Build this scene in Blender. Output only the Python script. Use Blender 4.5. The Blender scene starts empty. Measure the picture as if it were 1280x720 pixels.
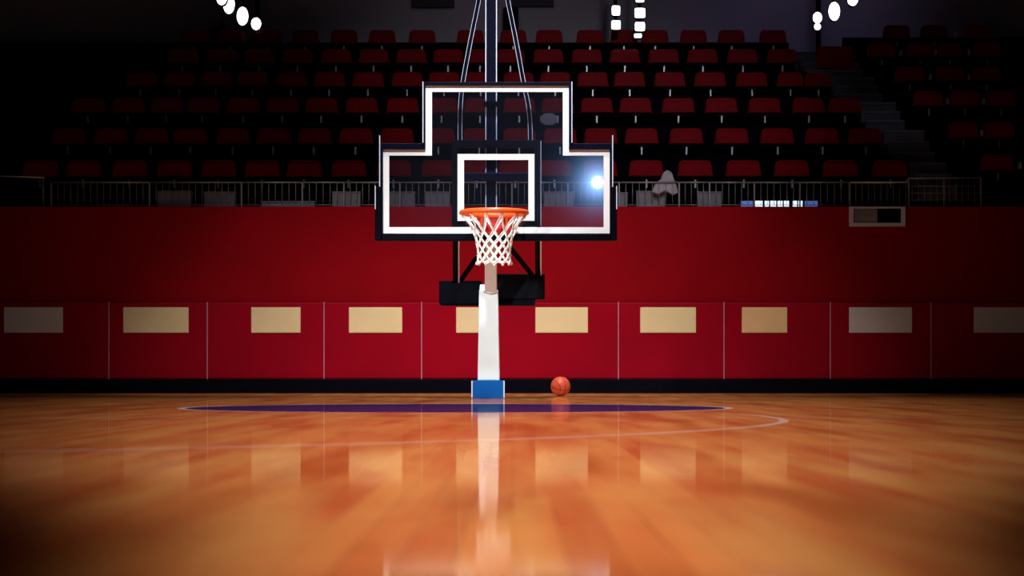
import bpy, bmesh, math, random
from mathutils import Vector, Matrix

# ---------------------------------------------------------------- camera, world, lights
S = bpy.context.scene
COL = S.collection
F, H, HZ = 2500.0, 0.245, 470.0          # focal length in px (1280 wide), eye height, horizon row

def P(px, py, d):                          # point seen at (px, py) standing d metres away
    return Vector(((px - 640) / F * d, d, H + (HZ - py) / F * d))
def PX(px, d): return (px - 640) / F * d
def PZ(py, d): return H + (HZ - py) / F * d

cam = bpy.data.cameras.new('camera'); cam_o = bpy.data.objects.new('camera', cam); COL.objects.link(cam_o)
cam_o.location = (0, 0, H); cam_o.rotation_euler = (math.pi / 2, 0, 0)
cam.sensor_width = 36; cam.lens = F / 1280 * 36; cam.shift_y = (HZ - 360) / 1280
cam.clip_start = 0.05; cam.clip_end = 200
cam.dof.use_dof = True; cam.dof.focus_distance = 21.3; cam.dof.aperture_fstop = 3.6
S.camera = cam_o
S.view_settings.view_transform = 'Standard'; S.view_settings.look = 'None'
S.view_settings.exposure = 0.0; S.view_settings.gamma = 1.0; S.view_settings.use_curve_mapping = False

w = bpy.data.worlds.new('world'); S.world = w; w.use_nodes = True
w.node_tree.nodes['Background'].inputs[0].default_value = (0.25, 0.3, 0.6, 1)
w.node_tree.nodes['Background'].inputs[1].default_value = 0.0015

def spot(name, loc, target, power, angle, color=(1, 1, 1), blend=1.0, radius=0.3):
    l = bpy.data.lights.new(name, 'SPOT'); l.energy = power; l.color = color
    l.spot_size = math.radians(angle); l.spot_blend = blend; l.shadow_soft_size = radius
    o = bpy.data.objects.new(name, l); COL.objects.link(o); o.location = loc
    o.rotation_euler = (Vector(target) - Vector(loc)).to_track_quat('-Z', 'Y').to_euler()
    return o
def area(name, loc, target, power, size, color=(1, 1, 1), shape='DISK', spread=180):
    l = bpy.data.lights.new(name, 'AREA'); l.energy = power; l.color = color
    l.shape = shape; l.size = size; l.spread = math.radians(spread)
    o = bpy.data.objects.new(name, l); COL.objects.link(o); o.location = loc
    o.rotation_euler = (Vector(target) - Vector(loc)).to_track_quat('-Z', 'Y').to_euler()
    return o

# unseen spotlights, each aimed and shaped for the brightness of its target
for x_, k_ in ((-4.9, 0.06), (-2.4, 0.62), (-0.2, 0.72), (2.1, 0.52), (4.6, 0.03)):
    spot('unseen_wall_spot', (x_, 22.3, 8.2), (x_, 27.45, 0.0), 3100 * k_, 46, (1.0, 0.93, 0.90), 1.0, 0.3)  # unseen row, powers graded so the wall dims towards its sides
spot('unseen_hoop_spot', (-0.3, 16.0, 8.6), (0.0, 21.2, 2.3), 3400, 34, (0.93, 0.97, 1.0), 1.0, 0.3)  # unseen, placed to light the board from above
spot('unseen_pillar_spot', (-5.5, 9.0, 5.0), (-0.1, 21.9, 0.9), 6800, 11, (0.93, 0.97, 1.0), 1.0, 0.3)  # added frontal light to brighten the white pillar
y_ = 2.35
while y_ < 25:                              # unseen spots added to shape the floor brightness, each cone wider than the last
    spot('unseen_court_spot', (0.03 + 0.004 * y_, y_, 8.6), (0.03 + 0.004 * y_, y_, 0.0), 1400, 2 * math.degrees(math.atan((0.26 + 0.08 * min(1, max(0, (y_ - 3.2) / 3))) * y_ / 8.6)), (1.0, 0.94, 0.82), 1.0, 0.12)
    y_ *= 1.15
spot('unseen_stand_spot', (2.5, 17.0, 8.9), (1.2, 30.5, 4.4), 1750, 34, (0.95, 0.88, 1.0), 1.0, 0.4)  # unseen, gives the seats a dim light that falls off leftwards
spot('unseen_rear_wall_spot', (5.2, 33.0, 9.0), (5.0, 36.9, 6.9), 50, 80, (0.62, 0.52, 1.0), 1.0, 0.3)  # unseen, added for the purple tone on the rear wall
spot('unseen_rear_centre_spot', (-0.6, 33.0, 9.0), (-0.6, 36.9, 6.9), 22, 90, (0.9, 0.78, 0.9), 1.0, 0.3)  # unseen, added for the dim grey middle of the rear wall
spot('unseen_stair_spot', (5.0, 25.0, 8.8), (5.9, 31.0, 4.4), 70, 16, (0.85, 0.9, 1.0), 1.0, 0.2)
# blue-white follow lamp at the other end of the hall; its mirror image shows in the glass backboard
area('follow_lamp', (PX(746, 21.2) + 1.07, -4.0, PZ(230, 21.2) + 2.42), (PX(746, 21.2), 21.0, PZ(230, 21.2)), 7, 0.2, (0.45, 0.68, 1.0), 'DISK', 60)

# ---------------------------------------------------------------- materials
def mat(name, col, rough=0.5, metal=0.0, spec=0.5, emit=None, es=0.0, noise=0.0, nscale=8.0, coat=0.0):
    m = bpy.data.materials.new(name); m.use_nodes = True
    nt = m.node_tree; b = nt.nodes['Principled BSDF']
    b.inputs['Base Color'].default_value = (*col, 1); b.inputs['Roughness'].default_value = rough
    b.inputs['Metallic'].default_value = metal; b.inputs['Specular IOR Level'].default_value = spec
    b.inputs['Coat Weight'].default_value = coat
    if emit: b.inputs['Emission Color'].default_value = (*emit, 1); b.inputs['Emission Strength'].default_value = es
    if noise > 0:
        tc = nt.nodes.new('ShaderNodeTexCoord'); n = nt.nodes.new('ShaderNodeTexNoise')
        n.inputs['Scale'].default_value = nscale; n.inputs['Detail'].default_value = 5
        nt.links.new(tc.outputs['Object'], n.inputs['Vector'])
        r = nt.nodes.new('ShaderNodeValToRGB')
        r.color_ramp.elements[0].position = 0.3; r.color_ramp.elements[1].position = 0.7
        r.color_ramp.elements[0].color = (*[c * (1 - noise) for c in col], 1)
        r.color_ramp.elements[1].color = (*[min(1, c * (1 + noise)) for c in col], 1)
        nt.links.new(n.outputs['Fac'], r.inputs['Fac']); nt.links.new(r.outputs['Color'], b.inputs['Base Color'])
    return m

M = {}
M['red_wall'] = mat('red_wall_paint', (0.23, 0.001, 0.006), 0.7, noise=0.08, nscale=1.2, spec=0.05)
M['red_pad'] = mat('red_vinyl', (0.27, 0.001, 0.012), 0.6, noise=0.06, nscale=1.5, spec=0.05)
M['black'] = mat('black_paint', (0.003, 0.003, 0.005), 0.6, noise=0.2, spec=0.04)
M['base_black'] = mat('black_rubber', (0.002, 0.0025, 0.006), 0.5, noise=0.2, spec=0.03)
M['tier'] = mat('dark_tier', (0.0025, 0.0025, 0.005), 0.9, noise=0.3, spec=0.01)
M['hall'] = mat('dark_hall_paint', (0.05, 0.045, 0.055), 0.8, noise=0.1, nscale=2)
M['rear'] = mat('rear_wall_paint', (0.35, 0.33, 0.38), 0.8, noise=0.08, nscale=1)
M['ceil'] = mat('ceiling_paint', (0.02, 0.02, 0.025), 0.9, noise=0.1)
M['cream'] = mat('cream_board', (0.74, 0.63, 0.36), 0.6, noise=0.04, nscale=3, spec=0.2)
M['grey_board'] = mat('dull_grey_board', (0.62, 0.60, 0.56), 0.6, noise=0.05, nscale=3, spec=0.2)
M['tan_board'] = mat('tan_board', (0.78, 0.54, 0.27), 0.6, noise=0.06, nscale=3, spec=0.2)
M['seam'] = mat('pink_metal_strip', (0.55, 0.22, 0.32), 0.35, noise=0.05)
M['white'] = mat('white_paint', (0.83, 0.93, 0.94), 0.35, noise=0.02)
M['line'] = mat('white_line_paint', (0.93, 0.93, 0.95), 0.5, noise=0.01)
M['neck'] = mat('pale_grey_paint', (0.58, 0.53, 0.50), 0.4, noise=0.03)
M['blue'] = mat('blue_padding', (0.001, 0.10, 0.40), 0.5, noise=0.05, spec=0.1)
M['navy'] = mat('navy_metal', (0.002, 0.0025, 0.014), 0.4, noise=0.1, spec=0.08)
M['edge'] = mat('pale_edge_and_glint', (0.72, 0.78, 0.95), 0.4, metal=0.0, noise=0.05)  # also used for highlights modelled along mast, stay and upright edges
M['orange'] = mat('orange_rim_paint', (0.95, 0.11, 0.015), 0.35, noise=0.08)
M['plate'] = mat('red_bracket_paint', (0.62, 0.006, 0.010), 0.4, noise=0.05)
M['cord'] = mat('white_cord', (0.92, 0.92, 0.88), 0.8, noise=0.04, nscale=60)
M['seat'] = mat('red_seat_plastic', (0.23, 0.0015, 0.006), 0.5, noise=0.12, nscale=14, spec=0.05)
M['steel'] = mat('pale_steel', (0.55, 0.58, 0.62), 0.35, metal=0.4, noise=0.06)
M['rail'] = mat('grey_steel_rail', (0.22, 0.24, 0.25), 0.4, metal=0.3, noise=0.08)
M['greybox'] = mat('grey_panel', (0.17, 0.17, 0.21), 0.7, noise=0.1, nscale=5)
M['stair'] = mat('grey_concrete', (0.11, 0.115, 0.15), 0.8, noise=0.2, nscale=6)
M['ventf'] = mat('pale_grey_frame', (0.50, 0.50, 0.60), 0.5, noise=0.04)
M['venti'] = mat('dull_grey_pane', (0.20, 0.19, 0.20), 0.5, noise=0.25, nscale=3, spec=0.1)
M['bulb'] = mat('white_lamp_glass', (0.9, 0.9, 0.9), 0.4, emit=(0.95, 0.97, 1.0), es=5.0, noise=0.02)
M['screen'] = mat('lit_pale_blue_pane', (0.8, 0.9, 1.0), 0.4, emit=(0.62, 0.85, 1.0), es=1.6, noise=0.02)
M['screen_dim'] = mat('lit_blue_pane', (0.2, 0.3, 0.7), 0.4, emit=(0.16, 0.25, 0.75), es=0.35, noise=0.02)
M['pale'] = mat('pale_grey_cloth', (0.30, 0.30, 0.36), 0.8, noise=0.15, nscale=12)

def ball_mat():
    m = mat('pebbled_orange_leather', (0.95, 0.14, 0.07), 0.45, noise=0.12, nscale=25)
    nt = m.node_tree; v = nt.nodes.new('ShaderNodeTexVoronoi'); v.inputs['Scale'].default_value = 90
    tc = nt.nodes.new('ShaderNodeTexCoord'); nt.links.new(tc.outputs['Object'], v.inputs['Vector'])
    bp = nt.nodes.new('ShaderNodeBump'); bp.inputs['Strength'].default_value = 0.3; bp.inputs['Distance'].default_value = 0.002
    nt.links.new(v.outputs['Distance'], bp.inputs['Height']); nt.links.new(bp.outputs['Normal'], nt.nodes['Principled BSDF'].inputs['Normal'])
    return m
M['ball'] = ball_mat()

def glass_mat():
    m = bpy.data.materials.new('tinted_board_glass'); m.use_nodes = True
    nt = m.node_tree; nt.nodes.clear(); N = nt.nodes.new; L = nt.links.new
    out = N('ShaderNodeOutputMaterial'); tr = N('ShaderNodeBsdfTransparent'); tr.inputs[0].default_value = (0.86, 0.87, 0.92, 1)
    g1 = N('ShaderNodeBsdfGlossy'); g1.inputs['Roughness'].default_value = 0.02; g1.inputs[0].default_value = (1, 1, 1, 1)
    g2 = N('ShaderNodeBsdfGlossy'); g2.inputs['Roughness'].default_value = 0.09; g2.inputs[0].default_value = (0.6, 0.75, 1, 1)
    di = N('ShaderNodeBsdfDiffuse'); di.inputs[0].default_value = (0.45, 0.5, 0.75, 1)
    no = N('ShaderNodeTexNoise'); no.inputs['Scale'].default_value = 1.5
    tc = N('ShaderNodeTexCoord'); L(tc.outputs['Object'], no.inputs['Vector'])
    mr = N('ShaderNodeMapRange'); mr.inputs['To Min'].default_value = 0.001; mr.inputs['To Max'].default_value = 0.007
    L(no.outputs['Fac'], mr.inputs['Value'])
    gm = N('ShaderNodeMixShader'); gm.inputs[0].default_value = 0.6; L(g1.outputs[0], gm.inputs[1]); L(g2.outputs[0], gm.inputs[2])
    a = N('ShaderNodeMixShader'); a.inputs[0].default_value = 0.04; L(tr.outputs[0], a.inputs[1]); L(gm.outputs[0], a.inputs[2])
    b = N('ShaderNodeMixShader'); L(mr.outputs[0], b.inputs[0]); L(a.outputs[0], b.inputs[1]); L(di.outputs[0], b.inputs[2])
    L(b.outputs[0], out.inputs[0]); return m
M['glass'] = glass_mat()

def floor_mat():
    m = bpy.data.materials.new('varnished_court_wood'); m.use_nodes = True
    nt = m.node_tree; N = nt.nodes.new; L = nt.links.new; b = nt.nodes['Principled BSDF']
    tc = N('ShaderNodeTexCoord')
    def vmap(scale, loc=(0, 0, 0)):
        mp = N('ShaderNodeMapping'); mp.inputs['Scale'].default_value = scale; mp.inputs['Location'].default_value = loc
        L(tc.outputs['Object'], mp.inputs['Vector']); return mp.outputs[0]
    def noise(vec, sc, det=3):
        n = N('ShaderNodeTexNoise'); n.inputs['Scale'].default_value = sc; n.inputs['Detail'].default_value = det
        L(vec, n.inputs['Vector']); return n.outputs['Fac']
    def math_(op, a, b_=None, c=None, clamp=False):
        n = N('ShaderNodeMath'); n.operation = op; n.use_clamp = clamp
        for i, v in enumerate((a, b_, c)):
            if v is None: continue
            if isinstance(v, (int, float)): n.inputs[i].default_value = v
            else: L(v, n.inputs[i])
        return n.outputs[0]
    def mix(fac, c1, c2):
        n = N('ShaderNodeMix'); n.data_type = 'RGBA'
        if isinstance(fac, (int, float)): n.inputs[0].default_value = fac
        else: L(fac, n.inputs[0])
        for i, c in ((6, c1), (7, c2)):
            if isinstance(c, tuple): n.inputs[i].default_value = (*c, 1)
            else: L(c, n.inputs[i])
        return n.outputs[2]
    # planks along the court
    br = N('ShaderNodeTexBrick'); br.offset = 0.37
    br.inputs['Scale'].default_value = 1.0; br.inputs['Brick Width'].default_value = 1.7; br.inputs['Row Height'].default_value = 0.075
    br.inputs['Mortar Size'].default_value = 0.0012; br.inputs['Mortar Smooth'].default_value = 0.3
    br.inputs['Color1'].default_value = (0.76, 0.235, 0.070, 1); br.inputs['Color2'].default_value = (0.60, 0.125, 0.042, 1)
    br.inputs['Mortar'].default_value = (0.20, 0.06, 0.02, 1)
    mp = N('ShaderNodeMapping'); mp.inputs['Rotation'].default_value = (0, 0, math.pi / 2)
    L(tc.outputs['Object'], mp.inputs['Vector']); L(mp.outputs[0], br.inputs['Vector'])
    streak = noise(vmap((5.5, 0.55, 1)), 1.0, 3)
    rs = N('ShaderNodeValToRGB'); rs.color_ramp.elements[0].position = 0.36; rs.color_ramp.elements[1].position = 0.64
    L(streak, rs.inputs['Fac'])
    grain = noise(vmap((60, 3, 1)), 1.0, 4)
    c = mix(math_('MULTIPLY', rs.outputs['Color'], 0.75), br.outputs['Color'], (0.82, 0.36, 0.11))
    low = noise(vmap((3.0, 0.35, 1), (3, 1.3, 0)), 1.0, 2)
    rl = N('ShaderNodeValToRGB'); rl.color_ramp.elements[0].position = 0.5; rl.color_ramp.elements[1].position = 0.68
    L(low, rl.inputs['Fac'])
    c = mix(math_('MULTIPLY', rl.outputs['Color'], 0.8), c, (0.46, 0.095, 0.022))
    c = mix(math_('MULTIPLY', grain, 0.18), c, (0.35, 0.10, 0.03))
    sep = N('ShaderNodeSeparateXYZ'); L(tc.outputs['Object'], sep.inputs[0]); X, Y = sep.outputs[0], sep.outputs[1]
    def dist(cx, cy):
        dx = math_('SUBTRACT', X, cx); dy = math_('SUBTRACT', Y, cy)
        return math_('SQRT', math_('ADD', math_('MULTIPLY', dx, dx), math_('MULTIPLY', dy, dy)))
    def band(v, c0, hw, soft=0.008):     # 1 inside |v - c0| < hw
        return math_('DIVIDE', math_('SUBTRACT', hw, math_('ABSOLUTE', math_('SUBTRACT', v, c0))), soft, clamp=True)
    # blue free-throw disc with white outline
    d1 = dist(-0.43, 15.45)
    disc = math_('LESS_THAN', d1, 2.07)
    c = mix(disc, c, (0.005, 0.014, 0.085))
    c = mix(math_('MULTIPLY', band(d1, 2.10, 0.035), 0.85), c, (0.85, 0.80, 0.85))
    # big arc, nearer part only
    d2 = dist(-4.45, 11.8)
    arc = math_('MULTIPLY', band(d2, 6.0, 0.030), math_('DIVIDE', math_('SUBTRACT', 13.3, Y), 1.0, clamp=True))
    c = mix(math_('MULTIPLY', arc, 0.55), c, (0.85, 0.78, 0.85))
    for y0, hw, st in ((11.75, 0.03, 0.35), (12.75, 0.03, 0.25), (17.95, 0.04, 0.25), (21.0, 0.05, 0.2)):
        c = mix(math_('MULTIPLY', band(Y, y0, hw), st), c, (0.8, 0.72, 0.8))
    nt.nodes.remove(b); di = N('ShaderNodeBsdfDiffuse'); gl = N('ShaderNodeBsdfGlossy'); mx = N('ShaderNodeMixShader')
    L(c, di.inputs[0]); gl.inputs[0].default_value = (1.0, 0.93, 0.80, 1)
    lw = N('ShaderNodeLayerWeight'); lw.inputs['Blend'].default_value = 0.5
    fr = N('ShaderNodeMapRange'); fr.inputs['From Min'].default_value = 0.91; fr.inputs['From Max'].default_value = 0.985
    fr.inputs['To Min'].default_value = 0.22; fr.inputs['To Max'].default_value = 0.66
    L(lw.outputs['Facing'], fr.inputs['Value']); L(math_('MULTIPLY', fr.outputs[0], math_('SUBTRACT', 1.0, math_('MULTIPLY', disc, 0.45))), mx.inputs[0]); L(di.outputs[0], mx.inputs[1]); L(gl.outputs[0], mx.inputs[2])
    L(mx.outputs[0], nt.nodes['Material Output'].inputs['Surface'])
    rr = N('ShaderNodeMapRange'); rr.inputs['To Min'].default_value = 0.035; rr.inputs['To Max'].default_value = 0.075
    L(noise(vmap((3, 0.5, 1), (7, 0, 0)), 1.0, 3), rr.inputs['Value']); L(rr.outputs[0], gl.inputs['Roughness'])
    bp = N('ShaderNodeBump'); bp.inputs['Strength'].default_value = 0.02; bp.inputs['Distance'].default_value = 0.002
    L(noise(vmap((14, 0.8, 1)), 1.0, 2), bp.inputs['Height']); L(bp.outputs['Normal'], gl.inputs['Normal'])
    return m
M['floor'] = floor_mat()

# ---------------------------------------------------------------- mesh helpers
class MB:
    def __init__(s): s.bm = bmesh.new()
    def box(s, x0, x1, y0, y1, z0, z1):
        v = [s.bm.verts.new(c) for c in ((x0,y0,z0),(x1,y0,z0),(x1,y1,z0),(x0,y1,z0),(x0,y0,z1),(x1,y0,z1),(x1,y1,z1),(x0,y1,z1))]
        for f in ((3,2,1,0),(4,5,6,7),(0,1,5,4),(1,2,6,5),(2,3,7,6),(3,0,4,7)): s.bm.faces.new([v[i] for i in f])
        return s
    def hexa(s, bot, top):                     # two quads of four points each, same winding
        a = [s.bm.verts.new(p) for p in bot]; b = [s.bm.verts.new(p) for p in top]
        n = len(a); s.bm.faces.new(a[::-1]); s.bm.faces.new(b)
        for i in range(n): s.bm.faces.new((a[i], a[(i+1)%n], b[(i+1)%n], b[i]))
        return s
    def prism(s, pts, y0, y1):                 # outline in XZ, extruded along Y
        return s.hexa([(p[0], y1, p[1]) for p in pts], [(p[0], y0, p[1]) for p in pts])
    def slab(s, pts, z0, z1):                  # outline in XY
        return s.hexa([(p[0], p[1], z0) for p in pts], [(p[0], p[1], z1) for p in pts])
    def ring(s, outer, inner, y0, y1):
        n = len(outer)
        A = [s.bm.verts.new((p[0], y0, p[1])) for p in outer]; B = [s.bm.verts.new((p[0], y0, p[1])) for p in inner]
        C = [s.bm.verts.new((p[0], y1, p[1])) for p in outer]; D = [s.bm.verts.new((p[0], y1, p[1])) for p in inner]
        for i in range(n):
            j = (i + 1) % n
            s.bm.faces.new((A[i], A[j], B[j], B[i])); s.bm.faces.new((C[j], C[i], D[i], D[j]))
            s.bm.faces.new((A[j], A[i], C[i], C[j])); s.bm.faces.new((B[i], B[j], D[j], D[i]))
        return s
    def tube(s, pts, r, n=8, closed=False):
        pts = [Vector(p) for p in pts]; m = len(pts); rings = []
        rr = r if isinstance(r, (list, tuple)) else [r] * m
        up = None
        for i, p in enumerate(pts):
            if closed: t = (pts[(i+1) % m] - pts[i-1])
            else: t = (pts[min(i+1, m-1)] - pts[max(i-1, 0)])
            t.normalize()
            if up is None:
                up = Vector((0, 0, 1)) if abs(t.z) < 0.9 else Vector((0, 1, 0))
            a = t.cross(up)
            if a.length < 1e-4: a = t.cross(Vector((1, 0, 0)))
            a.normalize(); b = a.cross(t).normalized(); up = b
            rings.append([s.bm.verts.new(p + a * math.cos(2*math.pi*k/n) * rr[i] + b * math.sin(2*math.pi*k/n) * rr[i]) for k in range(n)])
        for i in range(m if closed else m - 1):
            A, B = rings[i], rings[(i+1) % m]
            for k in range(n): s.bm.faces.new((A[k], A[(k+1)%n], B[(k+1)%n], B[k]))
        if not closed: s.bm.faces.new(rings[0][::-1]); s.bm.faces.new(rings[-1])
        return s
    def lathe(s, prof, n=24, axis=Vector((0,0,1)), origin=Vector((0,0,0))):   # prof: (radius, height)
        q = Vector((0,0,1)).rotation_difference(axis)
        rings = []
        for r, h in prof:
            if r < 1e-6: rings.append([s.bm.verts.new(Vector(origin) + q @ Vector((0,0,h)))])
            else: rings.append([s.bm.verts.new(Vector(origin) + q @ Vector((r*math.cos(2*math.pi*k/n), r*math.sin(2*math.pi*k/n), h))) for k in range(n)])
        for A, B in zip(rings, rings[1:]):
            for k in range(n):
                a0, a1 = A[k % len(A)], A[(k+1) % len(A)]; b0, b1 = B[k % len(B)], B[(k+1) % len(B)]
                vs = [a0]
                for v in (a1, b1, b0):
                    if v not in vs: vs.append(v)
                if len(vs) > 2: s.bm.faces.new(vs)
        return s
    def build(s, name, m, parent=None, bevel=0.0, smooth=False, seg=2):
        bmesh.ops.recalc_face_normals(s.bm, faces=s.bm.faces[:])
        me = bpy.data.meshes.new(name); s.bm.to_mesh(me); s.bm.free()
        me.materials.append(m)
        if smooth:
            for p in me.polygons: p.use_smooth = True
        o = bpy.data.objects.new(name, me); COL.objects.link(o)
        if parent is not None:
            o.parent = parent
            o.matrix_parent_inverse = Matrix.Translation(parent.location).inverted() if False else Matrix.Identity(4)
        if bevel > 0:
            b = o.modifiers.new('bevel', 'BEVEL'); b.width = bevel; b.segments = seg; b.limit_method = 'ANGLE'
        return o

def tag(o, label, cat, group=None):
    o['label'] = label; o['category'] = cat
    if group: o['group'] = group
    return o
def struct(o, label=None):
    o['kind'] = 'structure'
    if label: o['label'] = label
    return o
def thing(name, loc, label, cat, group=None):
    o = bpy.data.objects.new(name, None); COL.objects.link(o); o.location = loc; o.empty_display_size = 0.1
    return tag(o, label, cat, group)
def dup(root, loc, label=None, sx=1.0):
    r = root.copy(); COL.objects.link(r); r.location = loc; r.scale = (sx, 1, 1)
    if label: r['label'] = label
    for ch in list(root.children):
        c = ch.copy(); COL.objects.link(c); c.parent = r
        for g in list(ch.children):
            e = g.copy(); COL.objects.link(e); e.parent = c
    return r
ORD = ['first', 'second', 'third', 'fourth', 'fifth', 'sixth', 'seventh', 'eighth', 'ninth', 'tenth', 'eleventh', 'twelfth',
       'thirteenth', 'fourteenth', 'fifteenth', 'sixteenth', 'seventeenth', 'eighteenth', 'nineteenth', 'twentieth', 'twenty-first', 'twenty-second']

# ---------------------------------------------------------------- setting
DW = 28.5                                   # the red wall behind the hoop
WT = PZ(258, DW)                            # its top
XL, XR, YB, YF, CZ = -11.0, 11.0, -7.0, 37.0, 9.2
struct(MB().box(XL, XR, YB, YF + 0.2, -0.1, 0).build('floor', M['floor']), 'varnished orange wooden court floor')
struct(MB().box(XL, XR, YB, YF + 0.2, CZ, CZ + 0.1).build('ceiling', M['ceil']), 'dark hall ceiling')
struct(MB().box(XL - 0.2, XL, YB, YF + 0.2, -0.1, CZ + 0.1).build('wall_left', M['hall']), 'dark left hall wall')
struct(MB().box(XR, XR + 0.2, YB, YF + 0.2, -0.1, CZ + 0.1).build('wall_right', M['hall']), 'dark right hall wall')
struct(MB().box(XL, XR, YB - 0.2, YB, -0.1, CZ + 0.1).build('wall_front', M['hall']), 'dark hall wall behind the camera')
struct(MB().box(XL, XR, YF, YF + 0.2, -0.1, CZ + 0.1).build('wall_rear', M['rear']), 'grey purple wall behind the stands')
struct(MB().box(XL, XR, DW, DW + 0.2, 0, WT).build('wall_back', M['red_wall'], bevel=0.01), 'tall dark red wall below the stands')
struct(MB().box(XL, XR, DW - 0.12, DW, 0, PZ(474, DW - 0.1)).build('baseboard_back', M['base_black'], bevel=0.01), 'black band at the foot of the red wall')

# wall pads between the seams
seams = [136, 259, 405, 527, 773, 905, 1038, 1164]
DP = DW - 0.06
edges = [-150] + seams + [1330]
pz0, pz1 = PZ(474, DP), PZ(378, DP)
pl = ['leftmost red wall pad, at the dark left edge', 'red wall pad second from the left', 'red wall pad third from the left',
      'red wall pad just left of the hoop, holding one cream board', 'wide red wall pad behind the white hoop pillar and the ball', 'red wall pad directly right of the wide pad behind the hoop',
      'red wall pad third from the right', 'red wall pad under the pale-framed opening', 'rightmost red wall pad, in deep shade']
for i in range(len(edges) - 1):
    g = 0.004
    o = MB().box(PX(edges[i], DP) + g, PX(edges[i+1], DP) - g, DP, DW, pz0, pz1).build('wall_pad', M['red_pad'], bevel=0.02)
    tag(o, pl[i], 'wall pad', 'red pads along the foot of the wall')
sl = ['pale strip between the two cream boards nearest the left edge', 'pale strip between the second and third cream boards from the left', 'pale strip between the third and fourth cream boards from the left',
      'pale strip just left of the hoop pillar between cream boards', 'pale strip between the ball side board and the next board right', 'pale strip left of the narrow tan board on the right half',
      'pale strip right of the narrow tan board on the right half', 'rightmost pale strip, between the two rightmost boards']
for i, px in enumerate(seams):
    x = PX(px, DP - 0.01)
    o = MB().box(x - 0.007, x + 0.007, DP - 0.012, DP + 0.02, pz0, pz1 + 0.005).build('seam_strip', M['seam'], bevel=0.003)
    tag(o, 'thin ' + sl[i], 'trim strip', 'thin pale strips between the wall pads')
boards = [(6, 78), (155, 235), (315, 375), (437, 502), (571, 622), (670, 734), (801, 869), (928, 983), (1062, 1139), (1218, 1300)]
bl = ['dim greyish board nearest the left edge of the wall', 'wide dull cream board second from the left', 'bright cream board third from the left', 'bright cream board fourth from the left, left of the hoop',
      'cream board half hidden behind the white hoop pillar', 'bright cream board above the basketball', 'cream board first to the right of the one above the basketball', 'narrow tan board fourth from the right edge',
      'dull grey cream board below the pale-framed opening', 'very dim board cut off by the right edge']
for i, (a, b) in enumerate(boards):
    r = thing('wall_board', (PX((a+b)/2, DP), DP, PZ(400, DP)), bl[i], 'wall board', 'cream boards in a row on the red wall')
    wx = (b - a) / 2 / F * DP; hz = 15.2 / F * DP
    bm_ = M['grey_board'] if i in (0, 8, 9) else M['tan_board'] if i == 7 else M['cream']
    MB().box(-wx, wx, -0.018, 0, -hz, hz).build('panel', bm_, r, bevel=0.004)
    e = 0.008
    MB().ring([(-wx-e, -hz-e), (wx+e, -hz-e), (wx+e, hz+e), (-wx-e, hz+e)], [(-wx+e, -hz+e), (wx-e, -hz+e), (wx-e, hz-e), (-wx+e, hz-e)], -0.014, 0).build('edging', bm_, r)

# pale-framed opening high on the wall
r = thing('wall_vent', (PX(1096, DW), DW, PZ(271, DW)), 'pale grey framed dark rectangular vent high on the red wall at right', 'wall vent')
wx, hz = 35.0 / F * DW, 12.3 / F * DW
MB().ring([(-wx, -hz), (wx, -hz), (wx, hz), (-wx, hz)], [(-wx+.06, -hz+.05), (wx-.06, -hz+.05), (wx-.06, hz-.025), (-wx+.06, hz-.025)], -0.06, 0).build('frame', M['ventf'], r, bevel=0.005)
MB().box(-wx+.06, 0.0, -0.03, -0.005, -hz+.05, hz-.025).build('pane', M['venti'], r)
MB().box(0.0, wx-.06, -0.022, -0.004, -hz+.05, hz-.025).build('shutter', M['black'], r)

# ---------------------------------------------------------------- stands
DEP = [29.3, 30.4, 31.5, 32.6, 33.7, 34.8]
TOP = [PZ(y, d) for y, d in zip((200, 160, 122, 90, 61, 37), DEP)]
TOPR = [PZ(y, d) for y, d in zip((192, 152, 113, 83, 53, 31), DEP)]
TR = [t - 0.44 for t in TOP]; TRR = [t - 0.44 for t in TOPR]
xl = [5.90, 5.72, 5.50, 5.27, 4.92, 4.86]
xr = [6.45, 6.35, 6.12, 5.98, 5.86, 5.80]
m = MB()
m.box(XL, XR, DW + 0.2, DEP[0] - 0.35, 0, WT - 0.04)
for k in range(6):
    y0 = DEP[k] - 0.35; y1 = (DEP[k+1] - 0.35) if k < 5 else YF
    m.box(XL, xl[k], y0, y1, 0, TR[k])
m.box(XL, xl[5], DEP[5] + 0.30, DEP[5] + 0.36, TR[5], TOP[5] - 0.17)
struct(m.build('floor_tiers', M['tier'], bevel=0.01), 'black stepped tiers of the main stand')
m = MB()
for k in range(6):
    y0 = DEP[k] - 0.35; y1 = (DEP[k+1] - 0.35) if k < 5 else YF
    m.box(xr[k], XR, y0, y1, 0, TRR[k])
m.box(xr[5], XR, DEP[5] + 0.30, DEP[5] + 0.36, TRR[5], TOPR[5] - 0.17)
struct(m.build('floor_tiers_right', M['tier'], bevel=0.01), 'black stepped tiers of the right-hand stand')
m = MB(); n = MB()
for k in range(5):
    y0 = DEP[k] - 0.35; y1 = DEP[k+1] - 0.35
    za = TR[k]; zb = TR[k+1]
    for j in range(3):
        ya = y0 + (y1 - y0) * j / 3; z = za + (zb - za) * (j + 0.2) / 3
        m.box(xl[k] + 0.004, xr[k] - 0.004, ya, y1, z - 0.22, z - 0.03)
        n.box(xl[k] + 0.004, xr[k] - 0.004, ya - 0.015, ya + 0.06, z - 0.03, z)
m.box(4.86 + 0.004, 5.8 - 0.004, DEP[5] - 0.35, YF, 5, TR[5])
st = struct(m.build('stairs', M['stair']), 'grey stairs between the two seat blocks')
struct(n.build('trim_1', M['greybox']), 'dark nosings of the stairs')

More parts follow.
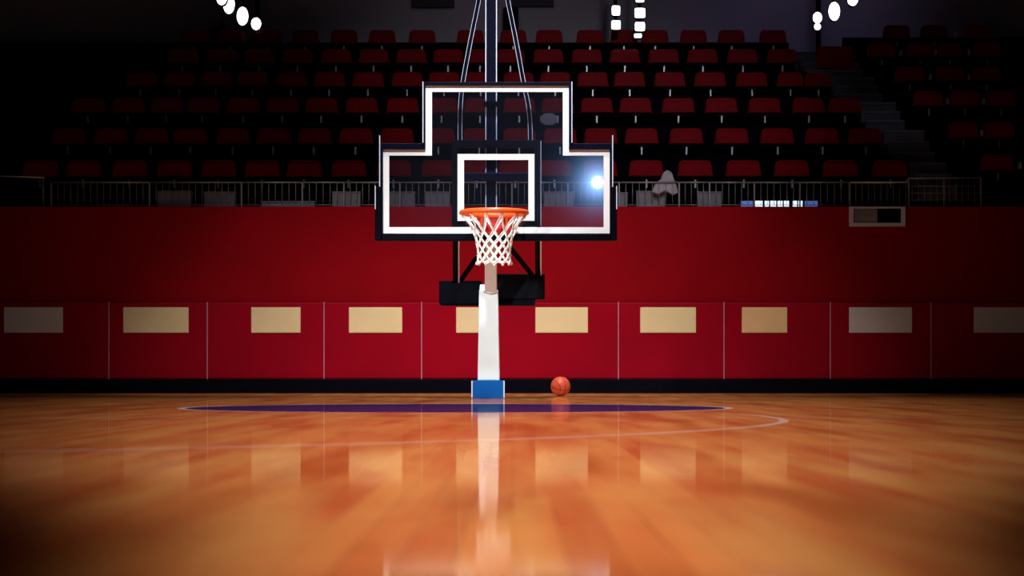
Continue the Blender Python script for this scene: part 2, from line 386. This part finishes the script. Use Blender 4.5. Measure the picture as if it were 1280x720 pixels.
# one tip-up seat, copied for every place
def rounded_trap(wb, wt, h, r=0.05, z0=0.0, n=5):
    pts = [(-wb/2, z0), (wb/2, z0)]
    for k in range(n + 1):
        a = math.pi/2 * k / n
        pts.append((wt/2 - r + r*math.cos(a), z0 + h - r + r*math.sin(a)))
    for k in range(n + 1):
        a = math.pi/2 + math.pi/2 * k / n
        pts.append((-wt/2 + r + r*math.cos(a), z0 + h - r + r*math.sin(a)))
    return pts
def make_seat():
    t = thing('stadium_seat', (0, 0, 0), '', 'stadium seat', 'red tip-up seats in the stands')
    MB().prism(rounded_trap(0.53, 0.485, 0.245, 0.075, 0.195), 0.03, 0.075).build('backrest', M['seat'], t, bevel=0.008)
    MB().prism(rounded_trap(0.51, 0.475, 0.19, 0.055, 0.20), -0.035, 0.015).build('seat', M['seat'], t, bevel=0.012)
    MB().box(-0.07, 0.07, -0.02, 0.10, 0.125, 0.215).build('bracket', M['black'], t, bevel=0.005)
    MB().box(-0.013, 0.013, -0.03, 0.01, 0.0, 0.150).build('pedestal', M['steel'], t, bevel=0.003)
    return t
proto = make_seat(); used = False
def seat(x, d, z, label, sx=1.0):
    global used
    if not used:
        used = True; proto.location = (x, d, z); proto.scale = (sx, 1, 1); proto['label'] = label; return proto
    return dup(proto, (x, d, z), label, sx)
rows = [
 [50, 104, 162, 218, 273, 327.5, 380, 435.5, 492, 548, 596, 644, 693, 750, 808, 869, 929.5, 990, 1051, 1113],
 [85, 138, 189, 238, 291, 341.5, 392.5, 444.5, 496, 548, 599, 649, 700, 751, 802, 858, 915, 972, 1028, 1082],
 [110, 160, 208, 253, 304, 353, 401.5, 452, 503, 552, 600, 649, 697, 746, 794.5, 848, 902, 956, 1011, 1056],
 [176, 224, 270, 316, 364, 411.5, 460, 509, 555, 601, 648, 694, 741, 787, 837.5, 888, 940, 988, 1023],
 [228, 276, 324, 372, 420, 467, 514, 560, 600, 638, 685.5, 733.5, 781, 830, 878.5, 928.5, 978],
 [242, 288, 334.5, 381.5, 430, 477.5, 527.5, 588, 641.5, 686.5, 737.5, 780, 819, 867, 914.5, 966.5]]
rn = ['front row', 'second row up', 'third row up', 'fourth row up', 'fifth row up', 'top row']
for k, cs in enumerate(rows):
    nn = len(cs)
    for i, c in enumerate(cs):
        gap = min([abs(c - q) for q in cs if q != c]) / F * DEP[k]
        sx = min(1.0 if k < 5 else 0.92, (gap - 0.01) / 0.53)
        q = nn - 1 - i
        w_ = 'nearest the stairs' if q == 0 else ORD[q] + ' from the stairs'
        seat(PX(c, DEP[k]), DEP[k], TR[k], f'red seat, main block, {rn[k]}, {w_}', sx)
rrows = [[1247, 1301], [1204, 1249], [1161, 1206, 1251], [1137, 1188, 1233], [1102, 1150, 1187, 1234], [1121, 1168, 1222]]
rr = ['bottom row', 'second row up', 'third row up', 'fourth row up', 'fifth row up', 'top row']
for k, cs in enumerate(rrows):
    for i, c in enumerate(cs):
        if c > 1290: continue
        w_ = 'nearest the stairs' if i == 0 else ORD[i] + ' from the stairs'
        gap = min([abs(c - q) for q in cs if q != c]) / F * DEP[k]
        s_ = seat(PX(c, DEP[k]), DEP[k], TRR[k], f'dim red seat, right-hand block, {rr[k]}, {w_}', min(0.92, (gap - 0.06) / 0.53))
        if i < len(cs) - 1:
            a = MB().box(-0.02, 0.02, -0.08, 0.06, 0.21, 0.31); x_ = (cs[i+1] - c) / 2 / F * DEP[k] / s_.scale[0]
            a.bm.verts.ensure_lookup_table()
            for v in a.bm.verts: v.co.x += x_
            a.build('armrest', M['steel'], s_, bevel=0.01)['label'] = 'pale grey armrest end'

r = thing('barrier_panel', (PX(1043.5, 33.4), 33.4, PZ(86, 33.4) - 0.10), 'plain dark red barrier panel at the top of the stairs', 'barrier')
MB().box(-0.30, 0.30, -0.02, 0.02, 0.10, 0.475).build('panel', M['seat'], r, bevel=0.01)
for sx in (-0.24, 0.24): MB().box(sx - 0.02, sx + 0.02, 0.02, 0.05, -0.10, 0.40).build('leg', M['black'], r)

# railing on top of the red wall, in sections
DR = DW + 0.10
posts = [64, 187, 302, 378, 430, 500, 570, 640, 710, 774, 849, 887, 943, 1000, 1060]
zb, zt = WT, PZ(228, DR)
names = ['near the dark left edge', 'second from the left, in shade', 'third from the left', 'fourth from the left, over the third cream board gap', 'directly left of the backboard edge', 'behind the left part of the backboard glass',
         'behind the left half of the target square', 'behind the right half of the target square', 'behind the right part of the glass', 'directly right of the backboard', 'second to the right of the backboard', 'left of the lit blue-white panes', 'over the lit blue-white panes', 'left of the pale-framed vent']
for i in range(len(posts) - 1):
    x0, x1 = PX(posts[i], DR), PX(posts[i+1], DR)
    r = thing('railing', (x0, DR, zb), 'thin grey railing section, ' + names[i], 'railing', 'railing sections along the top of the red wall')
    L_ = x1 - x0
    MB().tube([(0.012, 0, zt - zb), (L_ - 0.003, 0, zt - zb)], 0.011, 8).build('top_rail', M['rail'], r, smooth=True)
    MB().tube([(0.012, 0, 0.03), (L_ - 0.003, 0, 0.03)], 0.006, 6).build('bottom_rail', M['rail'], r, smooth=True)
    MB().box(-0.012, 0.010, -0.012, 0.012, 0, zt - zb).build('post', M['rail'], r, bevel=0.003)
    n_ = max(2, round(L_ / 0.092))
    for j in range(1, n_):
        x = L_ * j / n_
        MB().tube([(x, 0, 0.03), (x, 0, zt - zb)], 0.0045, 6).build('picket', M['rail'], r, smooth=True)
# longer glazed-looking section on the right
r = thing('railing', (PX(1062, DR), DR, zb), 'longest railing section at the far right, with brighter top rail below the stairs', 'railing')
L_ = PX(1228, DR) - PX(1064, DR); hR = PZ(223, DR) - zb
MB().tube([(0, 0, zt - zb), (L_ * 0.43, 0, zt - zb), (L_ * 0.45, 0, hR), (L_, 0, hR + 0.01)], 0.012, 8).build('top_rail', M['steel'], r, smooth=True)
for f_ in (0, 0.45, 0.72, 1.0): MB().box(L_*f_ - 0.011, L_*f_ + 0.011, -0.012, 0.012, 0, hR if f_ > .4 else zt - zb).build('post', M['rail'], r, bevel=0.003)
for j in range(1, 21):
    x = L_ * j / 21; MB().tube([(x, 0, 0), (x, 0, (zt - zb) if x < L_*.44 else hR)], 0.0045, 6).build('picket', M['rail'], r, smooth=True)
for zz in (0.10, 0.20, 0.30): MB().tube([(L_*0.45, 0.012, zz), (L_, 0.012, zz)], 0.005, 6).build('crossbar', M['rail'], r, smooth=True)
r = thing('handrail', (PX(-30, DR), DR, zb), 'faint thin handrail at the far left dark end of the wall', 'handrail')
MB().tube([(0, 0, PZ(219, DR) - zb), (PX(56, DR) - PX(-30, DR), 0, PZ(222, DR) - zb)], 0.010, 8).build('top_rail', M['steel'], r, smooth=True)
for q in (0.02, 0.96): MB().tube([(q, 0, 0), (q, 0, PZ(220, DR) - zb)], 0.010, 8).build('post', M['rail'], r, smooth=True)

# grey low boxes behind the railing
DG = DW + 0.31
gl = [(198, 240, 239, 'leftmost of the low grey boxes behind the railing'), (256, 295, 240, 'second from the left of the low grey boxes'), (327, 394, 252, 'long very low grey box behind the railing left of the backboard'),
      (416, 451, 240, 'low grey box just left of the backboard behind the railing'), (486, 519, 240, 'low grey box seen through the left end of the glass'), (532, 563, 240, 'low grey box seen through the glass left of the black frame'),
      (680, 717, 240, 'low grey box seen through the glass right of the black frame'), (770, 784, 241, 'narrow grey box just right of the backboard'), (795, 831, 239, 'low grey box below the pale draped cloth'), (871, 901, 240, 'rightmost of the low grey boxes behind the railing')]
zg = WT - 0.04
for a, b, y, l in gl:
    r = thing('low_grey_box', (PX((a+b)/2, DG), DG, zg), l, 'box', 'low grey boxes behind the railing')
    wx = (b - a) / 2 / F * DG; h = PZ(y, DG) - zg
    MB().box(-wx, wx, -0.08, 0.10, 0, h - 0.02).build('body', M['greybox'], r, bevel=0.006)
    MB().box(-wx - 0.006, wx + 0.006, -0.09, 0.11, h - 0.02, h).build('lid', M['greybox'], r, bevel=0.004)
# pale draped cloth over the railing
m = MB(); prof = [(815, 240), (819, 229), (826, 224), (829, 216), (834, 212), (840, 215), (843, 224), (846, 231), (848, 241), (841, 244), (832, 238), (823, 243)]
m.prism([(PX(a, DR), PZ(b, DR)) for a, b in prof], DR + 0.015, DR + 0.09)
tag(m.build('draped_cloth', M['pale'], bevel=0.02, seg=3), 'pale grey cloth heaped on the railing right of the backboard', 'cloth')
# lit panes low behind the railing
r = thing('light_strip', (PX(970, DG), DG, zg), 'low strip of bright blue-white lit panes behind the railing at right', 'light')
xs = [(944, 953, 'screen'), (956, 961, 'screen'), (963, 970, 'screen'), (972, 978, 'screen'), (980, 986, 'screen'), (991, 996, 'screen'), (998, 1003, 'screen'), (926, 941, 'screen_dim'), (1006, 1022, 'screen_dim')]
h = PZ(250.5, DG) - zg
MB().box(PX(924, DG) - PX(970, DG), PX(1024, DG) - PX(970, DG), 0, 0.1, 0, h).build('housing', M['black'], r)
for a, b, mm in xs:
    MB().box(PX(a, DG) - PX(970, DG), PX(b, DG) - PX(970, DG), -0.01, 0.005, 0.035, h - 0.008).build('pane', M[mm], r)
# octagonal pale reflector seen through the glass
d_ = DEP[1] + 0.45
m = MB(); c = P(686, 149, d_)
m.prism([(c.x + math.cos(math.radians(22.5 + 45*k)) * 0.15, c.z + math.sin(math.radians(22.5 + 45*k)) * 0.10) for k in range(8)], d_, d_ + 0.08)
ro = m.build('reflector_dish', M['pale'], bevel=0.01); tag(ro, 'pale grey octagonal reflector among the seats, seen through the glass upper right', 'reflector')
po = MB().tube([(c.x, d_ + 0.06, TR[1]), (c.x, d_ + 0.06, c.z)], 0.012, 8).build('stem', M['black'], ro)

# things on the rear wall
for a, b, y, l in ((515, 568, 10, 'dark flat panel on the rear wall left of the mast'), (640, 692, 9, 'dark flat panel on the rear wall right of the mast')):
    x0, x1 = PX(a, YF), PX(b, YF)
    tag(MB().box(x0, x1, YF - 0.08, YF, PZ(y, YF), PZ(y, YF) + 0.5).build('wall_panel', M['hall'], bevel=0.01), l, 'panel')
tag(MB().box(PX(629, YF), PX(648, YF), YF - 0.25, YF, PZ(48, YF), PZ(12, YF)).build('loudspeaker_box', M['black'], bevel=0.015), 'upright black box on the rear wall right of the mast', 'loudspeaker')

# ---------------------------------------------------------------- floodlights
def flood(px, py, d, wpx, hpx, label, square=False, group=None, truss_z=None):
    c = P(px, py, d); rx = wpx / 2 / F * d; rz = hpx / 2 / F * d
    r = thing('square_lamp' if square else 'floodlight', c, label, 'floodlight', group)
    n = 24; pts = []
    e = 0.28 if square else 1.0
    for k in range(n):
        a = 2*math.pi*k/n; ca, sa = math.cos(a), math.sin(a)
        pts.append((math.copysign(abs(ca)**e, ca) * rx, math.copysign(abs(sa)**e, sa) * rz))
    m = MB(); m.prism([(p[0]*1.04, p[1]*1.04) for p in pts], 0.012, 0.16); m.build('housing', M['black'], r)
    m = MB()
    ctr = m.bm.verts.new((0, -0.03, 0)); L0 = [m.bm.verts.new((p[0], 0.012, p[1])) for p in pts]; L1 = [m.bm.verts.new((p[0]*.75, -0.018, p[1]*.75)) for p in pts]
    for k in range(n):
        m.bm.faces.new((L0[k], L0[(k+1)%n], L1[(k+1)%n], L1[k])); m.bm.faces.new((L1[k], L1[(k+1)%n], ctr))
    m.bm.faces.new(L0[::-1]); m.build('lens', M['bulb'], r, smooth=False)
    if truss_z is not None: MB().tube([(0, 0.10, 0), (0, 0.10, truss_z - c.z)], 0.012, 6).build('hanger', M['black'], r)
    return r
ZT = 6.85
g = 'round floodlights hung in a receding line at left'
flood(277, -3, 32.5, 13, 18, 'left string floodlight cut by the top edge, nearest', group=g, truss_z=ZT)
flood(286, 5, 33.2, 14, 24, 'left string floodlight second from the top edge', group=g, truss_z=ZT)
flood(303, 20, 34.1, 14, 23, 'oval left string floodlight between its two neighbours', group=g, truss_z=ZT)
flood(320, 29.5, 34.9, 12, 15, 'smallest and lowest floodlight of the left string', group=g, truss_z=ZT)
g = 'round floodlights hung in a receding line at right'
twin = flood(1022, 22, 34.7, 11, 14, 'twin floodlight with a small lower lamp, lowest of the right string', group=g, truss_z=ZT)
low = flood(1022, 33.2, 34.7, 8, 8, 'lower lamp')
for ch in list(low.children):                # the small lower lamp is part of the twin floodlight
    ch.name = 'lower_' + ch.name.split('.')[0]; ch.parent = twin; ch.location = low.location - twin.location
bpy.data.objects.remove(low)
flood(1043, 14, 33.8, 14, 23, 'oval floodlight in the middle of the right string', group=g, truss_z=ZT)
flood(1066, -1, 32.8, 13, 16, 'right string floodlight cut by the top edge', group=g, truss_z=ZT)
for sx, l, x0, x1 in ((-1, 'dark ceiling truss carrying the left string of floodlights', PX(272, 32), PX(322, 35.2)), (1, 'dark ceiling truss carrying the right string of floodlights', PX(1078, 32), PX(1020, 35.2))):
    r = thing('lighting_truss', ((x0 + x1)/2, 33.6, ZT), l, 'truss')
    a = Vector((x0 - (x0+x1)/2, -1.9, 0.05)); b = Vector((x1 - (x0+x1)/2, 1.7, 0.05))
    MB().tube([a + Vector((0, 0.1, 0)), b], 0.03, 8).build('lower_beam', M['black'], r)
    MB().tube([a + Vector((0, 0.1, .3)), b + Vector((0, 0, .3))], 0.03, 8).build('upper_beam', M['black'], r)
    for k in range(9):
        p = a.lerp(b, 0.06 + 0.11*k); q = a.lerp(b, 0.06 + 0.11*min(8, k+1)) + Vector((0, 0, .3))
        MB().tube([p, q], 0.014, 6).build('strut', M['black'], r)
    for k in (0.08, 0.92):
        p = a.lerp(b, k) + Vector((0, 0, .3)); MB().tube([p, (p.x, p.y, CZ - ZT)], 0.01, 6).build('hanger', M['black'], r)
for px, l in ((1023, 'dark upright pole behind the right string of floodlights'), (322, 'dark upright pole behind the left string of floodlights')):
    tag(MB().box(PX(px, 35.7) - 0.04, PX(px, 35.7) + 0.04, 35.66, 35.74, TR[5], CZ).build('pole', M['black'], bevel=0.005), l, 'pole')
g = 'small square lamps in two hanging columns'
DS = 34.2
flood(770, 13, DS, 10, 12, 'upper square lamp of the left hanging column', True, g)
flood(770, 31, DS, 11, 11, 'lower square lamp of the left hanging column', True, g)
flood(800, -1, DS, 10, 7, 'topmost square lamp of the right column, cut by the top edge', True, g)
flood(800, 16, DS, 13, 12, 'largest square lamp of the right hanging column', True, g)
flood(800, 33, DS, 12, 11, 'third square lamp down the right hanging column', True, g)
flood(797.5, 44.5, DS, 9, 5, 'smallest flat lamp at the bottom of the right column', True, g)
for px, y1, l in ((770, 36, 'dark hanging bar carrying the left column of square lamps'), (800, 47, 'dark hanging bar carrying the right column of square lamps')):
    x = PX(px, DS)
    tag(MB().box(x - 0.03, x + 0.03, DS + 0.155, DS + 0.19, PZ(y1, DS), CZ).build('lamp_bar', M['black'], bevel=0.004), l, 'bar')
x = PX(759, 36.5)
tag(MB().box(x - 0.035, x + 0.035, 36.46, 36.54, TR[5], PZ(6, 36.5)).build('grey_post', M['greybox'], bevel=0.005), 'faint grey post left of the square lamps', 'post')

# ---------------------------------------------------------------- basketball hoop
hoop = thing('basketball_hoop', (0, 0, 0), 'white pillar basketball hoop with stepped glass backboard, orange rim and net', 'basketball hoop')
def rect(x0, y0, x1, y1, d): return [(PX(x0, d), PZ(y1, d)), (PX(x1, d), PZ(y1, d)), (PX(x1, d), PZ(y0, d)), (PX(x0, d), PZ(y0, d))]
def cross(tx0, ty, tx1, sy, sx0, sx1, by, d):
    return [(PX(a, d), PZ(b, d)) for a, b in ((tx0, ty), (tx1, ty), (tx1, sy), (sx1, sy), (sx1, by), (sx0, by), (sx0, sy), (tx0, sy))]
D0 = 21.0
outer = cross(528.5, 103, 714.5, 179.5, 474.5, 765.5, 300, D0)
wo = cross(532, 107, 711, 187, 479, 762, 292, D0)
wi = cross(540, 115, 703.5, 194.5, 486.5, 754.5, 284, D0)
glass = MB().prism(wo, D0, D0 + 0.015).build('backboard_glass', M['glass'], hoop)
MB().ring(wo, wi, D0 - 0.003, D0 - 0.0005).build('boundary_line', M['line'], glass)
MB().ring(rect(572, 192.5, 668, 276, D0), rect(580, 200, 660.5, 268.5, D0), D0 - 0.003, D0 - 0.0005).build('target_square', M['line'], glass)
fr = MB().ring(outer, wo, D0 - 0.03, D0 + 0.06).build('backboard_frame', M['navy'], hoop, bevel=0.004)
u = MB()
for a, b in ((469, 477), (763, 771)): u.box(PX(a, D0), PX(b, D0), D0 - 0.05, D0 + 0.08, PZ(301, D0), PZ(234, D0))
u.box(PX(477, D0) + .001, PX(763, D0) - .001, D0 - 0.05, D0 + 0.08, PZ(301, D0), PZ(292.5, D0))
u.build('edge_padding', M['base_black'], fr, bevel=0.01)
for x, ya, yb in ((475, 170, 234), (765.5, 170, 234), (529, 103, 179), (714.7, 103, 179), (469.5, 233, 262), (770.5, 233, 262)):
    xx = PX(x, D0); MB().box(xx - 0.0045, xx + 0.0045, D0 - 0.062, D0 - 0.031 if x not in (469.5, 770.5) else D0 - 0.05, PZ(yb, D0), PZ(ya, D0)).build('edge_strip_and_glint', M['edge'], fr)
D1 = 21.10
inner = MB().ring(rect(565, 176, 675.5, 283.5, D1), rect(572.5, 184.5, 668, 277, D1), D1 - 0.07, D1 + 0.03).build('support_frame', M['black'], hoop, bevel=0.004)
MB().box(PX(572, D1), PX(668, D1), D1 - 0.01, D1 + 0.03, PZ(226, D1), PZ(216, D1)).build('crossbar', M['navy'], hoop, bevel=0.004)
xx = PX(676, D1); MB().box(xx - 0.003, xx + 0.003, D1 - 0.07, D1 - 0.0, PZ(283, D1), PZ(177, D1)).build('edge_strip_and_glint', M['edge'], inner)
# mast hung from the ceiling
D2 = 21.28
mast = MB().box(PX(607, D2), PX(621, D2), D2 - 0.06, D2 + 0.06, PZ(272, D2), CZ).build('mast', M['navy'], hoop, bevel=0.01)
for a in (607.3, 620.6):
    xx = PX(a, D2 - 0.06); MB().box(xx - 0.005, xx + 0.005, D2 - 0.068, D2 - 0.059, PZ(266, D2), CZ).build('edge_strip_and_glint', M['edge'], mast)  # edge highlights of the dark mast, built as pale strips
MB().box(PX(604.5, D2), PX(623.5, D2), D2 - 0.075, D2 + 0.07, PZ(134, D2), PZ(128, D2)).build('clamp', M['black'], mast, bevel=0.004)
for py in (220, 180): MB().box(PX(605, D2), PX(623, D2), D1 + 0.02, D2 - 0.05, PZ(py + 6, D2), PZ(py, D2)).build('bracket', M['black'], hoop)
def stay(pts, nm='stay_rod'):
    ps = [P(a, b, D2 + 0.02) for a, b in pts]
    fine = []
    for i in range(len(ps) - 1):
        p0 = ps[max(i-1, 0)]; p1 = ps[i]; p2 = ps[i+1]; p3 = ps[min(i+2, len(ps)-1)]
        for k in range(6):
            t = k / 6
            fine.append(0.5 * ((2*p1) + (p2-p0)*t + (2*p0-5*p1+4*p2-p3)*t*t + (3*p1-p0-3*p2+p3)*t**3))
    fine.append(ps[-1])
    s = MB().tube(fine, 0.022, 10).build(nm, M['navy'], hoop, smooth=True)
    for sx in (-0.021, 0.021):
        MB().tube([p + Vector((sx, -0.015, 0)) for p in fine], 0.003, 6).build('edge_strip_and_glint', M['edge'], s, smooth=True)  # glints along the rod sides, shaped as thin pale tubes
stay([(613, -95), (605, -40), (598.5, 0), (588, 52), (578.5, 104), (575.8, 130), (575, 155), (575, 180)])
stay([(615, -95), (626, -40), (634.5, 0), (645, 52), (654.5, 104), (660, 130), (662.5, 155), (663, 180)])
# uprights and diagonals down to the black boxes
D3 = 22.32
def bar(p, q, w, t, name, mt):
    p, q = Vector(p), Vector(q)
    m = MB(); m.hexa([(p.x - w/2, p.y - t/2, p.z), (p.x + w/2, p.y - t/2, p.z), (p.x + w/2, p.y + t/2, p.z), (p.x - w/2, p.y + t/2, p.z)],
                     [(q.x - w/2, q.y - t/2, q.z), (q.x + w/2, q.y - t/2, q.z), (q.x + w/2, q.y + t/2, q.z), (q.x - w/2, q.y + t/2, q.z)])
    return m.build(name, mt, hoop, bevel=0.003)
for a, hl in ((569.5, 573.5), (672.5, 676)):
    bar(P(a, 355 if a < 600 else 346, D3), P(a, 282, D1 + 0.02), 0.062, 0.06, 'upright', M['black'])
    bar(P(hl, 354 if a < 600 else 345, D3 - 0.035), P(hl, 284, D1 - 0.012), 0.014, 0.012, 'edge_strip_and_glint', M['edge'])  # highlight line on the black metal, added as a pale bar
for a, b in (((575, 352), (603, 312)), ((667, 346), (638, 310))):
    MB().tube([P(a[0], a[1], D3), P(b[0], b[1], 21.55)], 0.028, 10).build('diagonal_brace', M['black'], hoop, smooth=True)
bx = MB().box(PX(549, D3), PX(602, D3), D3 - 0.05, D3 + 0.22, PZ(380.5, D3), PZ(351, D3)).build('counterweight', M['base_black'], hoop, bevel=0.012)
bx = MB().box(PX(618, D3), PX(681, D3), D3 - 0.05, D3 + 0.22, PZ(374, D3), PZ(342.5, D3)).build('counterweight', M['black'], hoop, bevel=0.012)
MB().box(PX(551, D3), PX(669, D3), D3 - 0.02, D3 + 0.16, PZ(382, D3), PZ(373.8, D3)).build('lower_bar', M['base_black'], hoop, bevel=0.005)
# blue base, white pillar, grey neck
DB = F * H / 28.0
base = MB().box(PX(589.5, DB), PX(630.5, DB), DB, DB + 0.40, 0.0, PZ(475.5, DB)).build('base', M['blue'], hoop, bevel=0.006)
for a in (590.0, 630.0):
    xx = PX(a, DB); MB().box(xx - 0.007, xx + 0.007, DB - 0.008, DB + 0.001, 0.006, PZ(476, DB)).build('edge_strip_and_glint', M['edge'], base)
yp = DB + 0.06
def quadp(x0, x1, py, d, dep): z = PZ(py, d); return [(PX(x0, d), d, z), (PX(x1, d), d, z), (PX(x1, d), d + dep, z), (PX(x0, d), d + dep, z)]
MB().hexa(quadp(597, 624.8, 475.6, yp, 0.28), quadp(598.8, 622.6, 362, yp, 0.22)).build('pillar', M['white'], hoop, bevel=0.012)
MB().hexa(quadp(599, 606.5, 364, yp + .02, 0.18), quadp(600, 606, 355.5, yp + .02, 0.16)).build('pillar_cap', M['white'], hoop, bevel=0.006)
nk = MB(); zt_ = PZ(285, 21.2)
nk.hexa([(PX(606, yp), yp - 0.012, PZ(366, yp)), (PX(621.2, yp), yp - 0.012, PZ(366, yp)), (PX(621.2, yp), yp + 0.13, PZ(362, yp)), (PX(606, yp), yp + 0.13, PZ(362, yp))],
        [(PX(606, 21.15), 21.15, zt_), (PX(621, 21.15), 21.15, zt_), (PX(621, 21.15), 21.32, zt_ + .02), (PX(606, 21.15), 21.32, zt_ + .02)])
nk.build('neck', M['neck'], hoop, bevel=0.01)
MB().tube([(PX(604.5, yp), yp - 0.02, PZ(364.5, yp)), (PX(613.6, yp), yp - 0.028, PZ(366.5, yp)), (PX(622.5, yp), yp - 0.02, PZ(364.5, yp))], 0.012, 8).build('neck_collar', M['neck'], hoop, smooth=True)
# rim, bracket, net
DRm = 20.60; RC = Vector((PX(617.5, DRm), DRm, PZ(266, DRm))); RR = 0.335
rim = MB().tube([RC + Vector((RR*math.cos(2*math.pi*k/48), RR*math.sin(2*math.pi*k/48), 0)) for k in range(48)], 0.027, 12, closed=True).build('rim', M['orange'], hoop, smooth=True)
pl_ = MB().prism([(PX(a, 20.97), PZ(b, 20.97)) for a, b in ((595, 262), (641, 262), (639, 284), (633, 300), (604, 300), (598, 284))], 20.955, 20.985)
pl_.build('mounting_plate', M['plate'], rim, bevel=0.006)
for sx in (-0.13, 0.13):
    MB().hexa([(RC.x + sx - .012, RC.y + .30, RC.z - .02), (RC.x + sx + .012, RC.y + .30, RC.z - .02), (RC.x + sx + .012, 20.96, RC.z - .14), (RC.x + sx - .012, 20.96, RC.z - .14)],
              [(RC.x + sx - .012, RC.y + .28, RC.z + .01), (RC.x + sx + .012, RC.y + .28, RC.z + .01), (RC.x + sx + .012, 20.96, RC.z + .01), (RC.x + sx - .012, 20.96, RC.z + .01)]).build('gusset', M['orange'], rim)
m = MB()
for k in range(12):
    a = 2*math.pi*(k + .5)/12; c = RC + Vector((0.335*math.cos(a), 0.335*math.sin(a), -0.022))
    m.tube([c + Vector((-0.018*math.sin(a), 0.018*math.cos(a), 0)), c + Vector((-0.009*math.sin(a), 0.009*math.cos(a), -.02)), c + Vector((0.009*math.sin(a), -0.009*math.cos(a), -.02)), c + Vector((0.018*math.sin(a), -0.018*math.cos(a), 0))], 0.005, 6)
m.build('net_hook', M['orange'], rim, smooth=True)
prof = [(0.0, 0.335), (0.33, 0.218), (0.47, 0.192), (0.60, 0.178), (0.72, 0.170), (0.84, 0.166), (0.95, 0.170), (1.0, 0.178)]
NH = RC.z - PZ(329, DRm)
rnd = random.Random(4)
def node(l, i):
    t, r_ = prof[l]; a = 2*math.pi*(i + (0.5 if l % 2 == 0 else 0.0))/12
    return RC + Vector((r_*math.cos(a), r_*math.sin(a), -0.03 - t*(NH - 0.03)))
m = MB()
for l in range(len(prof) - 1):
    for i in range(12):
        p = node(l, i)
        for j in ((i, i + 1) if l % 2 == 0 else (i - 1, i)):
            q = node(l + 1, j); mid = (p + q) / 2
            off = Vector((mid.x - RC.x, mid.y - RC.y, 0)) * (-0.07 if l == 0 else 0.02)
            m.tube([p, mid + off, q], 0.0075 if l else 0.009, 6)
        if l > 0: m.lathe([(0.0, -0.015), (0.013, -0.007), (0.013, 0.007), (0.0, 0.015)], 6, origin=p)
for i in range(12):
    p = node(len(prof)-1, i); m.lathe([(0.0, -0.022), (0.014, -0.012), (0.013, 0.008), (0.0, 0.016)], 8, origin=p)
m.build('net', M['cord'], rim, smooth=True)

# ---------------------------------------------------------------- basketball
dB = F * H / 25.3; RB = 12.3 / F * dB
ball = thing('basketball', (PX(700.7, dB), dB, 0), 'orange red basketball on the floor right of the blue base', 'basketball')
bm_ = MB(); bmesh.ops.create_uvsphere(bm_.bm, u_segments=48, v_segments=32, radius=RB, matrix=Matrix.Translation((0, 0, RB)))
bm_.build('shell', M['ball'], ball, smooth=True)
m = MB(); q = Matrix.Rotation(math.radians(28), 3, 'Z') @ Matrix.Rotation(math.radians(25), 3, 'X')
def circ(f): return [Vector((0, 0, RB)) + q @ (f(2*math.pi*k/64).normalized() * (RB - 0.0008)) for k in range(64)]
m.tube(circ(lambda t: Vector((math.cos(t), math.sin(t), 0))), 0.0022, 6, closed=True)
m.tube(circ(lambda t: Vector((0, math.cos(t), math.sin(t)))), 0.0022, 6, closed=True)
for s_ in (-1, 1):
    m.tube(circ(lambda t: Vector((s_ * (0.72 - 0.28*math.cos(2*t)), 0.85*math.cos(t), 0.85*math.sin(t)))), 0.0022, 6, closed=True)
m.build('seam', M['base_black'], ball, smooth=True)
